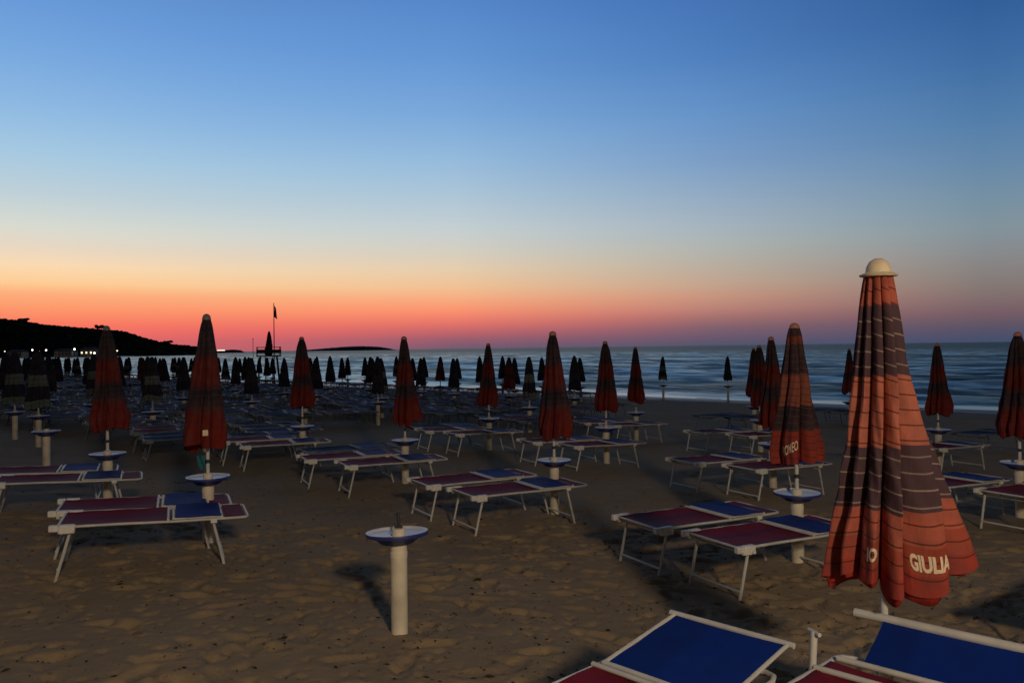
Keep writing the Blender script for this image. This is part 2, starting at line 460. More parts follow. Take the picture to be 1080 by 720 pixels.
# clods, twigs and crumbs of dry weed lying about on the trampled sand
clod = MB(); r6 = random.Random(4)
ico = [(0, 0, 1), (.9, 0, .2), (.28, .86, .25), (-.75, .5, .2), (-.7, -.55, .25), (.3, -.85, .2), (0, 0, -.6)]
icf = [[0, 1, 2], [0, 2, 3], [0, 3, 4], [0, 4, 5], [0, 5, 1], [6, 2, 1], [6, 3, 2], [6, 4, 3], [6, 5, 4], [6, 1, 5]]
for i in range(4200):
    yy = 4.0 + 9.0 * r6.random() ** 1.5; xx = r6.uniform(-.75, .72) * yy
    if vnoise(np.array([xx * .7]), np.array([yy * .7]), 77)[0] < r6.random() * .75: continue
    ix = min(len(xs) - 1, int(np.searchsorted(xs, xx))); iy = min(len(ys) - 1, int(np.searchsorted(ys, yy)))
    zz = sand.data.vertices[iy * len(xs) + ix].co.z
    q = r6.uniform(.004, .013) * (1.7 if r6.random() < .08 else 1); a = r6.uniform(0, 6.28); e = r6.uniform(.8, 2.6); ca, sa = math.cos(a), math.sin(a)
    pts = []
    for (px_, py_, pz_) in ico:
        px_ *= q * e * r6.uniform(.7, 1.2); py_ *= q * r6.uniform(.7, 1.2)
        pts.append((xs[ix] + px_ * ca - py_ * sa, ys[iy] + px_ * sa + py_ * ca, zz + pz_ * q * .8 + q * .15))
    clod.add(pts, icf, 0 if r6.random() < .6 else 1)
cl_o = clod.build("sand_crumbs", [mat("damp_sand_clod", (0.15, 0.11, 0.07), 0.95, spec=.1), mat("dry_weed", (0.045, 0.034, 0.022), 0.95, spec=.1)], smooth=False)
tag(cl_o, "crumbs of sand and dry weed scattered over the trampled beach", "sand crumbs", kind='stuff')

# ------------------------------------------------------------------ sea (local x = out to sea, local y = along the shore)
SEA_Z = -0.5
ss = np.concatenate([np.arange(33.0, 75, 0.28), 75 + 0.28 * np.cumsum(1.022 ** np.arange(1, 330))])
ss = np.concatenate([ss[ss < 3000], np.linspace(3000, 16000, 14)])
tt = axis_pts([(-9000, 0), (-600, 1400), (-100, 60), (-20, 3), (150, 1.1), (320, 3), (1200, 30), (12000, 900)])

def sea_z(S, T):
    wob = 5.5 * (vnoise(T * 0.035, S * 0.02, 21) - 0.5) + 1.8 * (vnoise(T * 0.16, S * 0.1, 22) - 0.5)
    ph = (S + wob * 2.0)
    lam = 7.5
    a = np.clip((S - 34.6) / 5, 0.0, 1) * np.clip(1.25 - (S - 60) / 500, 0.35, 1)
    cr = (0.5 + 0.5 * np.cos(2 * np.pi * ph / lam + 3 * vnoise(T * .03, S * .03, 23)))
    amp = 0.12 + 0.34 * vnoise(T * 0.045 + 9, S / lam * 0.8, 24)
    z = a * amp * (cr ** 3.0 - 0.25)
    z += a * 0.22 * (vnoise(S * 0.55, T * 0.22, 25) - 0.5) + a * 0.12 * (vnoise(S * 1.4, T * 0.7, 26) - 0.5)
    # small edge so that the last swash thins onto the sand
    z += 0.03 * np.clip((36 - S) / 2, 0, 1)
    return z * np.clip(1 - (S - 600) / 900, 0, 1)

sea_m = bpy.data.materials.new("sea_water"); sea_m.use_nodes = True
k = NT(sea_m)
tc = k.n("ShaderNodeTexCoord"); sp = k.n("ShaderNodeSeparateXYZ"); k.l(tc.outputs["Object"], sp.inputs[0])
mp = k.n("ShaderNodeMapping"); mp.inputs["Scale"].default_value = (1.0, 0.22, 1.0); k.l(tc.outputs["Object"], mp.inputs["Vector"])
mp2 = k.n("ShaderNodeMapping"); mp2.inputs["Scale"].default_value = (0.17, 0.03, 1.0); k.l(tc.outputs["Object"], mp2.inputs["Vector"])
streak = k.noise(mp2.outputs[0], 1.0, 6, 0.6)
chop = k.noise(mp.outputs[0], 1.1, 8, 0.65)
crest = k.rng(k.m('ADD', sp.outputs[2], k.m('MULTIPLY', chop, 0.22)), 0.20, 0.30)
dist = k.rng(sp.outputs[0], 45, 130, 1.0, 0.25)
foam = k.m('MULTIPLY', k.m('MULTIPLY', crest, dist), k.rng(streak, 0.42, 0.6))
edge_n = k.noise(mp.outputs[0], 0.35, 5)
edge = k.m('MULTIPLY', k.rng(k.m('ADD', sp.outputs[0], k.m('MULTIPLY', edge_n, 2.2)), 35.6, 36.2), k.rng(k.m('ADD', sp.outputs[0], k.m('MULTIPLY', edge_n, 3.4)), 37.9, 39.3, 1, 0))
patch = k.m('MULTIPLY', k.rng(chop, 0.52, 0.68), k.rng(sp.outputs[0], 36, 44, 0.75, 0.0))
mpw = k.n("ShaderNodeMapping"); mpw.inputs["Scale"].default_value = (0.01, 0.045, 1.0); k.l(tc.outputs["Object"], mpw.inputs["Vector"])
wobble = k.m('MULTIPLY', k.m('SUBTRACT', k.noise(mpw.outputs[0], 1.0, 6, 0.6), 0.5), 9.0)
mpg = k.n("ShaderNodeMapping"); mpg.inputs["Scale"].default_value = (0.25, 0.06, 1.0); k.l(tc.outputs["Object"], mpg.inputs["Vector"])
gap = k.rng(k.noise(mpg.outputs[0], 1.0, 5, 0.6), 0.47, 0.58)
swob = k.m('ADD', sp.outputs[0], wobble)
surf = None
for s0, wd in ((39.8, .8), (43.5, .45), (47.5, .8), (54.0, .6), (62.0, 1.1), (76.0, 1.2), (95.0, 1.6), (128.0, 2.2)):
    dd = k.m('ABSOLUTE', k.m('SUBTRACT', k.m('ADD', swob, k.m('MULTIPLY', k.m('SUBTRACT', chop, .5), wd * 2.5)), s0))
    ln = k.rng(dd, wd * .35, wd, 1.0, 0.0)
    surf = ln if surf is None else k.m('MAXIMUM', surf, ln)
surf = k.m('MULTIPLY', surf, gap)
foam = k.m('MAXIMUM', k.m('MAXIMUM', foam, edge), k.m('MAXIMUM', patch, k.m('MULTIPLY', surf, 0.85)))
cw = k.ramp(streak, [(0.3, (0.008, 0.020, 0.036)), (0.7, (0.02, 0.045, 0.07))])
bands = k.n("ShaderNodeMapping"); bands.inputs["Scale"].default_value = (0.32, 0.018, 1.0); k.l(tc.outputs["Object"], bands.inputs["Vector"])
bnd = k.rng(k.noise(bands.outputs[0], 1.0, 7, 0.65), 0.46, 0.58)
far_b = k.rng(sp.outputs[0], 120, 500, 1.0, 0.0)
bnd = k.m('MULTIPLY', bnd, far_b)
bp = k.n("ShaderNodeBump"); bp.inputs["Distance"].default_value = 0.5
k.l(k.m('MULTIPLY', k.m('SUBTRACT', 1.0, edge), k.m('SUBTRACT', 1.0, k.m('MULTIPLY', bnd, 0.6))), bp.inputs["Strength"])
k.l(k.m('ADD', k.noise(mp.outputs[0], 0.9, 8, 0.62), k.m('MULTIPLY', k.noise(mp2.outputs[0], 2.2, 6), 1.2)), bp.inputs["Height"])
dif = k.n("ShaderNodeBsdfDiffuse"); k.l(k.mix(foam, cw, (0.80, 0.82, 0.84)), dif.inputs["Color"]); k.l(bp.outputs[0], dif.inputs["Normal"])
glo = k.n("ShaderNodeBsdfAnisotropic"); glo.inputs["Roughness"].default_value = 0.28; glo.inputs["Color"].default_value = (0.96, 0.95, 0.82, 1); k.l(bp.outputs[0], glo.inputs["Normal"])
mx = k.n("ShaderNodeMixShader")
fac = k.m('ADD', 0.29, k.m('MULTIPLY', bnd, 0.48))
fac = k.m('MAXIMUM', fac, k.m('MULTIPLY', k.m('MAXIMUM', edge, k.m('MULTIPLY', foam, 0.8)), 0.85))
k.l(fac, mx.inputs[0]); k.l(dif.outputs[0], mx.inputs[1]); k.l(glo.outputs[0], mx.inputs[2])
k.l(mx.outputs[0], [n_ for n_ in sea_m.node_tree.nodes if n_.type == 'OUTPUT_MATERIAL'][0].inputs["Surface"])
sea = link("sea_water", grid_mesh("sea_water", ss, tt, sea_z, sea_m))
sea.location = (0, 0, SEA_Z); sea.rotation_euler = (0, 0, SA)
tag(sea, kind='structure')

# ------------------------------------------------------------------ headland, wood on it, islands
hill_m = mat("dark_scrub", (0.022, 0.026, 0.020), 0.95, noise=0.5, nscale=0.05, coord='Object', spec=0.05)
wood_m = mat("pine_wood", (0.020, 0.027, 0.017), 0.95, noise=0.5, nscale=0.2, coord='Object', spec=0.05)
def hor(px): return 366.75 - (px - 540) * 0.0125
def ray(px, D): return (px - 540) / 800.0 * D
def land(name, prof, D, depth, step=2.0, base=SEA_Z, rough=0.06):
    px0, px1 = prof[0][0], prof[-1][0]
    cols = np.arange(px0, px1 + 0.01, step); mb = MB(); n = 9
    for i, px in enumerate(cols):
        y = np.interp(px, [p[0] for p in prof], [p[1] for p in prof])
        H = max(0.3, (hor(px) - y) / 800.0 * D + 2.7)
        for j in range(n):
            q = j / (n - 1)
            prof_h = math.sin(min(1, q * 1.9) * math.pi / 2) if q < .53 else max(0, math.cos((q - .53) / .47 * math.pi / 2))
            DD = D - depth * 0.5 + depth * q
            j2 = rough * H * (random.random() - .5) if 0 < j < n - 1 else 0
            mb.v.append(((px - 540) / 800.0 * DD, DD, base - 1.5 * (j in (0, n - 1)) + H * prof_h * (0.94) + j2))
    for i in range(len(cols) - 1):
        for j in range(n - 1):
            mb.f.append([i * n + j, i * n + j + 1, (i + 1) * n + j + 1, (i + 1) * n + j]); mb.mi.append(0)
    return tag(mb.build(name, hill_m), kind='structure')
HP = [(-170, 322), (-80, 327), (0, 335), (25, 338), (45, 342), (80, 345), (105, 347), (130, 349.5), (150, 356), (170, 361.5), (185, 364), (204, 365.5), (214, 369)]
land("headland_hill", HP, 640, 190)
land("islet_land", [(226, 371), (234, 369.2), (246, 368.2), (254, 369), (258, 371.5)], 1500, 60, 1.0)
land("island_hills", [(312, 369.6), (328, 368.4), (345, 366.8), (365, 365.2), (380, 364.6), (398, 365.2), (410, 367), (418, 369)], 2600, 160, 1.0)

def blob(mb, c, r, squash=0.8, n=7):
    o = []
    vs = []; fs = []
    for i in range(1, n):
        th = math.pi * i / n
        for k_ in range(9):
            ph = 2 * math.pi * k_ / 9
            q = r * (0.72 + 0.5 * random.random())
            vs.append((c[0] + q * math.sin(th) * math.cos(ph), c[1] + q * math.sin(th) * math.sin(ph), c[2] + q * squash * math.cos(th)))
    for i in range(n - 2):
        for k_ in range(9):
            fs.append([i * 9 + k_, i * 9 + (k_ + 1) % 9, (i + 1) * 9 + (k_ + 1) % 9, (i + 1) * 9 + k_])
    fs.append(list(range(9))[::-1]); fs.append([(n - 2) * 9 + k_ for k_ in range(9)])
    mb.add(vs, fs)
mb = MB()
for _ in range(2600):
    px = random.uniform(-60, 210); q = random.random() ** 1.3
    y = np.interp(px, [p[0] for p in HP], [p[1] for p in HP])
    H = max(0.3, (hor(px) - y) / 800.0 * 640 + 2.7)
    DD = 640 - 95 + 190 * (0.53 - q * 0.5)
    hh_ = math.sin(min(1, (0.53 - q * 0.5) * 1.9) * math.pi / 2)
    r = random.uniform(0.7, 1.7) * (0.6 + 0.4 * min(1, H / 20))
    blob(mb, ((px - 540) / 800 * DD, DD, SEA_Z + H * hh_ * 0.94 + r * 0.35), r, random.uniform(.6, 1.0))
tag(mb.build("woodland", wood_m, smooth=False), "dark wood covering the headland ridge at far left", "woodland", kind='stuff')
def far_pine(px, top, D, label):
    x = ray(px, D); zt = 2.2 + (hor(px) - top) / 800 * D
    t = empty("pine_tree", (x, D, zt - 8.6))
    a = MB(); a.tube([(0, 0, -3), (0.3, 0, 3), (0.1, 0, 7)], [0.35, 0.28, 0.15], 7); a.build("trunk", M['dark'], t)
    b = MB()
    for i in range(16): blob(b, (random.uniform(-3.6, 3.6), random.uniform(-2.5, 2.5), 7.2 + random.uniform(-.9, .8)), random.uniform(1.0, 1.7), .6)
    b.build("crown", wood_m, t, smooth=False)
    tag(t, label, "tree")
far_pine(105, 342.5, 630, "flat topped pine rising above the ridge behind the dark striped umbrella")
far_pine(176, 358.8, 630, "small round pine on the low end of the headland")
far_pine(24, 335.5, 630, "bushy pine on the high left end of the ridge")

# lit waterfront under the headland
lampglow = emit("lamp_glass", (1.0, 0.93, 0.80), 5.0)
warmglow = emit("lamp_glass_warm", (1.0, 0.80, 0.55), 1.7)
wallpale = mat("pale_render_wall", (0.30, 0.28, 0.26), 0.9, noise=0.2, nscale=0.4)
roofm = mat("dark_roof", (0.06, 0.04, 0.035), 0.9)
def far_lamp(px, y, D, glow, label, r=0.5):
    x = ray(px, D); z = 2.2 + (hor(px) - y) / 800 * D; b = SEA_Z - 0.5
    t = empty("street_lamp", (x, D, b))
    a = MB(); a.tube([(0, 0, 0), (0, 0, z - b - r)], [0.16, 0.10], 7); a.build("pole", M['dark'], t)
    g = MB(); g.lathe([(0.05, -r), (r * .7, -r * .7), (r, 0), (r * .7, r * .7), (0.05, r)], 10, c=(0, 0, z - b)); g.build("lantern", glow, t)
    tag(t, label, "street lamp", "lamps on the waterfront below the headland")
far_lamp(34, 369, 505, lampglow, "left lamp of the bright trio below the headland")
far_lamp(41.5, 371.5, 495, lampglow, "middle and lowest lamp of the bright trio below the headland", .8)
far_lamp(48.5, 369.2, 505, lampglow, "right lamp of the bright trio below the headland")
far_lamp(5, 370.5, 505, warmglow, "dim lamp at the far left end of the waterfront", .4)
far_lamp(78.5, 368.2, 505, lampglow, "single lamp left of the brightest lit house", .6)
far_lamp(99.5, 372.3, 495, lampglow, "lamp just left of the striped umbrella hiding the waterfront", .6)
far_lamp(123.5, 369.8, 500, warmglow, "lamp just right of the striped umbrella hiding the waterfront", .5)
def far_house(px, ybase_h, w, h, D, label, lit):
    x = ray(px, D); b = SEA_Z - 0.2
    t = empty("waterfront_house", (x, D, b))
    m = MB(); m.box((0, 4, h / 2 + .2), (w, 8, h + .4)); m.build("wall", wallpale, t, smooth=False)
    r_ = MB(); r_.add([(-w / 2 - .4, -.4, h + .4), (w / 2 + .4, -.4, h + .4), (w / 2 + .4, 8.4, h + .4), (-w / 2 - .4, 8.4, h + .4), (-w / 2 + 1, 4, h + 1.9), (w / 2 - 1, 4, h + 1.9)],
                     [[0, 1, 5, 4], [2, 3, 4, 5], [1, 2, 5], [3, 0, 4], [3, 2, 1, 0]]); r_.build("roof", roofm, t, smooth=False)
    nwin = max(2, int(w / 2.4))
    for i in range(nwin):
        q = MB(); q.box((-w / 2 + (i + .5) * w / nwin, -.03, h * .62), (1.0, .12, 1.2)); q.build("window", warmglow if (i in lit) else M['dark'], t, smooth=False)
    tag(t, label, "house")
far_house(91, 0, 9, 5.2, 500, "waterfront house with the brightest warm windows below the headland", (0, 1, 2))
far_house(66, 0, 12, 4.2, 505, "low pale waterfront building between the lamp trio and the lit house", ())
far_house(15, 0, 10, 4.0, 505, "dark low waterfront house left of the lamp trio", ())
# white lit building on the tip
x = ray(233, 1480); t = empty("lit_pavilion", (x, 1480, SEA_Z))
m = MB(); m.box((0, 0, 5.0), (13, 6, 2.4)); m.build("lit_hall", emit("lit_hall_glass", (1.0, 0.88, 0.74), 1.1), t, smooth=False)
m = MB(); m.box((0, 0, 2.0), (18, 8, 3.5)); m.build("plinth", M['dark'], t, smooth=False)
tag(t, "small brightly lit white pavilion on the tip of the headland", "pavilion")

# ------------------------------------------------------------------ umbrella parts
def interp(v, xs_, ys_): return float(np.interp(v, xs_, ys_))
PROF_V = [0, .04, .13, .32, .55, .75, .9, 1.0]
PROF_R = [.040, .060, .082, .115, .150, .190, .226, .205]
BIG_R = [.066, .076, .096, .121, .150, .187, .224, .236]

class Canopy:
    def __init__(s, L, radii, gores=8, fold=0.30, flap=None, twist=0.5, seed=1, scale=1.0, hem=0.035, start=None, widths=None, cw=0.07):
        s.cw = cw
        s.L, s.radii, s.g, s.fold, s.flap, s.tw, s.scale, s.hem = L, radii, gores, fold, flap, twist, scale, hem
        r_ = random.Random(seed)
        s.w = [r_.uniform(0.75, 1.25) for _ in range(gores)]; s.ph = r_.uniform(0, 6.28)
        s.k = [r_.uniform(0, 6.28) for _ in range(6)]
        s.dl = [r_.uniform(-1, 1) for _ in range(gores)]
        if widths: s.w = list(widths)
        if start is not None: s.ph = -start - (s.tw * .45 + .10 * math.sin(4.5 + s.k[0]))
        tot = sum(s.w); acc = 0; s.edge = []
        for w in s.w: s.edge.append(acc / tot); acc += w
        s.edge.append(1.0)
    def gore(s, th, v):
        q = ((th + s.ph + s.tw * v * 0.5 + 0.10 * math.sin(5 * v + s.k[0])) / (2 * math.pi)) % 1.0
        for i in range(s.g):
            if s.edge[i] <= q < s.edge[i + 1]: return i, (q - s.edge[i]) / (s.edge[i + 1] - s.edge[i])
        return s.g - 1, 0.99
    def point(s, th, v, off=0.0, inner=False):
        i, f = s.gore(th, v)
        rad = interp(v, PROF_V, s.radii) * s.scale; lift = 0.0
        # each gore is a soft pleat wrapped over the next: rises slowly, drops back fast into a deep crease
        b = (math.sin(min(1, f / 0.80) * math.pi / 2) if f < 0.80 else math.cos((f - 0.80) / 0.20 * math.pi / 2))
        a = s.fold * (0.45 + 0.55 * min(1, v / 0.3))
        rr = rad * (1 - a + a * b * 1.18) * (1 + 0.10 * s.dl[i] * v)
        e_ = min(f, 1 - f); rr *= 1 - (0.12 + 0.22 * min(1, v / .25)) * math.exp(-(e_ / s.cw) ** 2)
        rr *= 1 + 0.05 * math.sin(3 * th + 4 * v + s.k[1]) * v + 0.03 * math.sin(9 * v + 2 * th + s.k[2]) * v + 0.028 * math.sin(17 * th + 6 * math.sin(5 * v + s.k[4])) * min(1, v * 2) + 0.018 * math.sin(23 * v + 7 * th + s.k[5])
        if s.flap:
            a0, wdt, amt, v0 = s.flap
            d = (th - a0 + math.pi) % (2 * math.pi) - math.pi
            lift = math.exp(-(d / wdt) ** 2) * max(0, (v - v0) / (1 - v0)) ** 1.15
            rr += amt * lift * (1 - .35 * math.exp(-(e_ / s.cw) ** 2))
        if inner: rr *= 0.90
        rr += off
        hem = s.hem * (0.55 * math.sin(math.pi * f) + 0.5 * s.dl[i] + 0.35 * math.sin(2 * th + s.k[3])) * max(0, (v - .55) / .45) ** 1.5
        return Vector((rr * math.cos(th), rr * math.sin(th), -s.L * v - hem + (s.flap[2] * .42 * lift if s.flap else 0)))
    def mesh(s, name, nth, nv, material):
        vs, uvs, fs = [], [], []
        for j in range(nv + 1):
            v = j / nv
            for i in range(nth + 1):
                th = 2 * math.pi * i / nth
                vs.append(s.point(th, v)); _, f = s.gore(th, v)
                uvs.append((i / nth, max(0.001, min(.999, v - 0.017 * (f - .5)))))
        base = (nv + 1) * (nth + 1); nin = max(3, nv // 5)
        for j in range(nin + 1):
            v = 1.0 - 0.35 * j / nin
            for i in range(nth + 1):
                th = 2 * math.pi * i / nth
                vs.append(s.point(th, v, inner=j > 0, off=-0.002)); uvs.append((i / nth, max(.001, min(.999, v))))
        for blk, n in ((0, nv), (base, nin)):
            for j in range(n):
                for i in range(nth):
                    q = blk + j * (nth + 1) + i
                    fs.append([q, q + nth + 1, q + nth + 2, q + 1])
        top = len(vs); vs.append(Vector((0, 0, 0.01))); uvs.append((0, 0.002))
        for i in range(nth): fs.append([top, i, i + 1])
        me = bpy.data.meshes.new(name); me.from_pydata([tuple(p) for p in vs], [], fs)
        uvl = me.uv_layers.new(name="UVMap")
        for lp in me.loops: uvl.data[lp.index].uv = uvs[lp.vertex_index]
        me.polygons.foreach_set("use_smooth", [True] * len(fs)); me.materials.append(material); me.update()
        return me
    def valance(s, name, nth, material, drop=0.06, rad=0.86, lo=1.0):
        vs, fs = [], []
        for i in range(nth):
            th = 2 * math.pi * i / nth; gi, f = s.gore(th, 1.0)
            p = s.point(th, 0.985)
            jag = drop * (0.30 + 0.70 * abs(math.sin(math.pi * f * 1.0 + s.k[4])) * (0.6 + 0.4 * s.dl[gi]) + 0.15 * math.sin(11 * th))
            a = Vector((p.x * rad * 1.06, p.y * rad * 1.06, p.z + 0.012)); b = Vector((p.x * rad * lo, p.y * rad * lo, p.z - jag))
            vs += [a, b, Vector((b.x * .975, b.y * .975, b.z)), Vector((a.x * .96, a.y * .96, a.z))]
        for i in range(nth):
            q, w = i * 4, ((i + 1) % nth) * 4
            fs += [[q, q + 1, w + 1, w], [q + 1, q + 2, w + 2, w + 1], [q + 2, q + 3, w + 3, w + 2]]
        me = bpy.data.meshes.new(name); me.from_pydata([tuple(p) for p in vs], [], fs)
        me.polygons.foreach_set("use_smooth", [True] * len(fs)); me.materials.append(material); me.update()
        return me

def letters(cnp, text, th0, th1, v0, v1, slant, name, parent, bold=0.012):
    """printed lettering that follows the cloth"""
    cu = bpy.data.curves.new(name, 'FONT'); cu.body = text; cu.offset = bold; cu.resolution_u = 3
    tmp = bpy.data.objects.new(name, cu); col.objects.link(tmp)
    dg = bpy.context.evaluated_depsgraph_get(); dg.update()
    me = bpy.data.meshes.new_from_object(tmp.evaluated_get(dg))
    bpy.data.objects.remove(tmp)
    import bmesh
    bm = bmesh.new(); bm.from_mesh(me)
    bmesh.ops.triangulate(bm, faces=bm.faces)
    for _ in range(2):
        bmesh.ops.subdivide_edges(bm, edges=[e for e in bm.edges if e.calc_length() > 0.08], cuts=1)
        bmesh.ops.triangulate(bm, faces=bm.faces)
    xs_ = [v.co.x for v in bm.verts]; ys_ = [v.co.y for v in bm.verts]
    x0, x1, y0, y1 = min(xs_), max(xs_), min(ys_), max(ys_)
    for v in bm.verts:
        u = (v.co.x - x0) / (x1 - x0); w = (v.co.y - y0) / (y1 - y0)
        v.co = cnp.point(th0 + (th1 - th0) * u, v0 + (v1 - v0) * (1 - w) + slant * u, off=0.0045)
    bm.to_mesh(me); bm.free(); me.materials.clear(); me.materials.append(M['letter'])
    return link(name, me, parent)

def tray_mb(r=0.228, z=0.69):
    m = MB()
    m.lathe([(0.045, z - .004), (r * .90, z + .002), (r * .955, z + .017), (r * .985, z + .020), (r, z + .010), (r * .985, z - .006), (r * .70, z - .028), (.12, z - .062), (.066, z - .074)], 40,
            mis=[0, 0, 0, 1, 1, 1, 1, 1])
    return m
def post_mb(z=0.69, r=0.060):
    m = MB(); m.lathe([(r, -.25), (r, .30), (r * 1.0, .302), (r * .985, .303), (r * .985, .307), (r, .308), (r, z - .16), (r * 1.05, z - .158), (r * 1.05, z - .118), (r, z - .116), (r, z - .07), (r * .8, z - .06), (r * .8, z + .05), (r * .45, z + .055), (0.001, z + .055)], 20); return m

post_me = post_mb().mesh("umbrella_post", M['post'])
tray_me = tray_mb().mesh("tray", [M['tray_top'], M['tray_under']])
ring_mb = MB(); ring_mb.lathe([(.019, 0), (.027, .003), (.027, .035), (.019, .04)], 14); ring_me = ring_mb.mesh("pole_collar", M['dark'])

def pole_mesh(top, bot):
    m = MB(); m.tube([(0, 0, bot), (0, 0, top)], 0.019, 12); return m.mesh("pole", M['pole'])
def cap_mesh(material, r=0.045, brim=0.0, h=0.06):
    m = MB()
    pr = [(r + brim, -.012), (r + brim + .004, -.004), (r + brim * .6, 0.002), (r, .008), (r * .93, h * .45), (r * .7, h * .8), (r * .3, h), (0.001, h * 1.03)]
    if brim: pr = [(r * .6, -.016)] + pr
    else: pr = [(r * .7, -.012)] + pr[1:]
    m.lathe(pr, 24); return m.mesh("cap", material)

def place_canopy(root, cnp, me, ztop, cap_me, val_me, pole=True, tray=True, lean=(0, 0), zt=0.69):
    c = link("canopy", me, root); c.location = (0, 0, ztop); c.rotation_euler = (lean[0], lean[1], 0)
    if val_me: link("valance", val_me, c)
    if cap_me: link("cap", cap_me, c)
    if pole: link("pole", pole_mesh(ztop - 0.03, zt), root); q = link("pole_collar", ring_me, root); q.location = (0, 0, zt + .16)
    link("umbrella_post", post_me, root)
    if tray: link("tray", tray_me, root)
    return c

C13 = [Canopy(1.33, PROF_R, 8, 0.36, (R(-60), .8, .035, .4), 0.5, 3, hem=.05),
       Canopy(1.35, [.040, .056, .076, .108, .146, .186, .216, .212], 7, 0.42, (R(-130), .6, .05, .35), 0.7, 8, hem=.07),
       Canopy(1.31, [.040, .064, .092, .128, .160, .190, .222, .196], 9, 0.34, (R(10), .7, .03, .5), 0.3, 14, hem=.04)]
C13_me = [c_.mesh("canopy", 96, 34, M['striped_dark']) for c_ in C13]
C13_val = [c_.valance("valance", 64, M['valance'], 0.05) for c_ in C13]
CL = Canopy(1.33, [.052, .066, .084, .120, .156, .190, .216, .205], 7, 0.40, (R(-20), .7, .06, .5), 0.25, 21, hem=.04, start=R(-174), widths=[1.6, .9, 1.1, 1, 1, 1, .8])
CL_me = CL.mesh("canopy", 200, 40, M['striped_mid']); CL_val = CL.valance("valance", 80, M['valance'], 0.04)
capR, capG = cap_mesh(M['cap_red'], 0.05, 0, .05), cap_mesh(M['cap_grey'], 0.045, 0, .06)

UMB = []   # (x, y, short description) of every umbrella that owns a pair of loungers
def striped(x, y, label, short, top=2.36, var=0, cap='R', lean=None, lettered=False, rot=0.0):
    lean = lean or ((0, 0) if lettered else (random.gauss(0, .016), random.gauss(0, .016)))
    t = empty("beach_umbrella", (x, y, gz(x, y)), rot)
    if lettered:
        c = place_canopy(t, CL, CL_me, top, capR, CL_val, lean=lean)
        letters(CL, "ROMEO", R(-147), R(-106), 0.875, 0.945, -0.05, "lettering", c, 0.012)
    else:
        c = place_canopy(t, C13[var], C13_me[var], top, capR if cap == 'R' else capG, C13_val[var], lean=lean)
    tag(t, label, "umbrella", "closed striped umbrellas in rows on the sand")
    UMB.append((x, y, short))
    return t

# the big one closest to the camera
AX, AY = 1.89, 3.9
tA = empty("beach_umbrella", (AX, AY, gz(AX, AY)))
face = math.atan2(-AY, -AX)
CA = Canopy(1.535, BIG_R, 11, 0.40, (R(-22), .55, .215, .28), 0.25, 5, hem=.05, start=face + R(-40), widths=[1.2, .85, 1.35, .9, .85, 1, 1, 1, 1, 1, .8], cw=.055)
cA = link("canopy", CA.mesh("canopy", 440, 110, M['striped']), tA); cA.location = (0, 0, 2.555 - gz(AX, AY)); cA.rotation_euler = (R(0.5), R(0.3), 0)
v_ = link("valance", CA.valance("valance", 200, mat("large_valance_canvas", (0.36, 0.04, 0.026), 0.9, noise=0.3, nscale=25, spec=0.1), 0.085, 0.90, 1.0), cA)
link("cap", cap_mesh(M['cap'], 0.063, 0.026, 0.080), cA)
letters(CA, "IO", face + R(-16), face + R(-4), 0.885, 0.930, 0.0, "lettering", cA, 0.045)
letters(CA, "GIULIA", face + R(37), face + R(64), 0.878, 0.926, 0.010, "lettering", cA, 0.045)
link("pole", pole_mesh(2.24, 0.30), tA); link("umbrella_post", post_mb(.32, .04).mesh("umbrella_post", M["post"]), tA)
tag(tA, "large closed orange and purple striped umbrella with a cream cap, nearest the camera", "umbrella", "closed striped umbrellas in rows on the sand")

striped(2.85, 7.65, "striped umbrella with white lettering on its hem, left of the large cream capped one", "the lettered striped umbrella", lettered=True)
striped(0.54, 10.07, "tall dark red striped umbrella whose tray stands over two crimson loungers mid beach", "the tall red umbrella in the middle of the beach", var=0)
E = striped(-3.3, 8.2, "tall dark striped umbrella with a pale tag at its hem, near the left front loungers", "the tall striped umbrella at front left", top=2.40, var=1, cap='G')
striped(-5.45, 10.2, "dark red umbrella overlapping the headland lights at far left", "the dark red umbrella in front of the headland", top=2.36, var=2, cap='G', rot=1.0)
striped(-1.78, 12.5, "narrow dark red umbrella just right of the island on the horizon", "the umbrella just right of the island", var=1, rot=2.0)
striped(-4.16, 15.0, "slim dark umbrella just left of the island on the horizon", "the slim umbrella just left of the island", top=2.42, var=2, rot=.5)
striped(1.84, 15.0, "dark red umbrella directly right of the tall red mid beach one", "the umbrella right of the tall red one", var=2, rot=3.0)
striped(4.13, 12.1, "plump dark red umbrella half hidden behind the lettered umbrella", "the plump umbrella behind the lettered one", var=1, rot=1.2)
striped(-0.54, 17.2, "dark umbrella halfway between the tall red one and the island side one", "the dark umbrella left of the tall red one", var=0, rot=1.7)
striped(3.2, 19.7, "small dark umbrella with white pole, second right of the tall red one", "the second umbrella right of the tall red one", var=1, rot=2.4)
striped(5.6, 17.2, "dark umbrella almost wholly hidden behind the plump one", "the hidden umbrella behind the plump one", var=2, rot=.3)
striped(8.4, 15.0, "dark red umbrella seen against the sea right behind the large striped one", "the umbrella right behind the large striped one", var=0, rot=.9)
striped(6.6, 9.9, "dark red umbrella cut by the right edge of the picture", "the umbrella at the right edge", var=2, rot=2.2)
striped(7.0, 22.0, "thin dark umbrella against the surf, left of the plump one", "the thin umbrella left of the plump one", var=0, rot=.2)
striped(10.75, 24.2, "small dark umbrella peeking out left of the large striped one", "the small umbrella peeking out behind the large one", var=1, rot=.2)

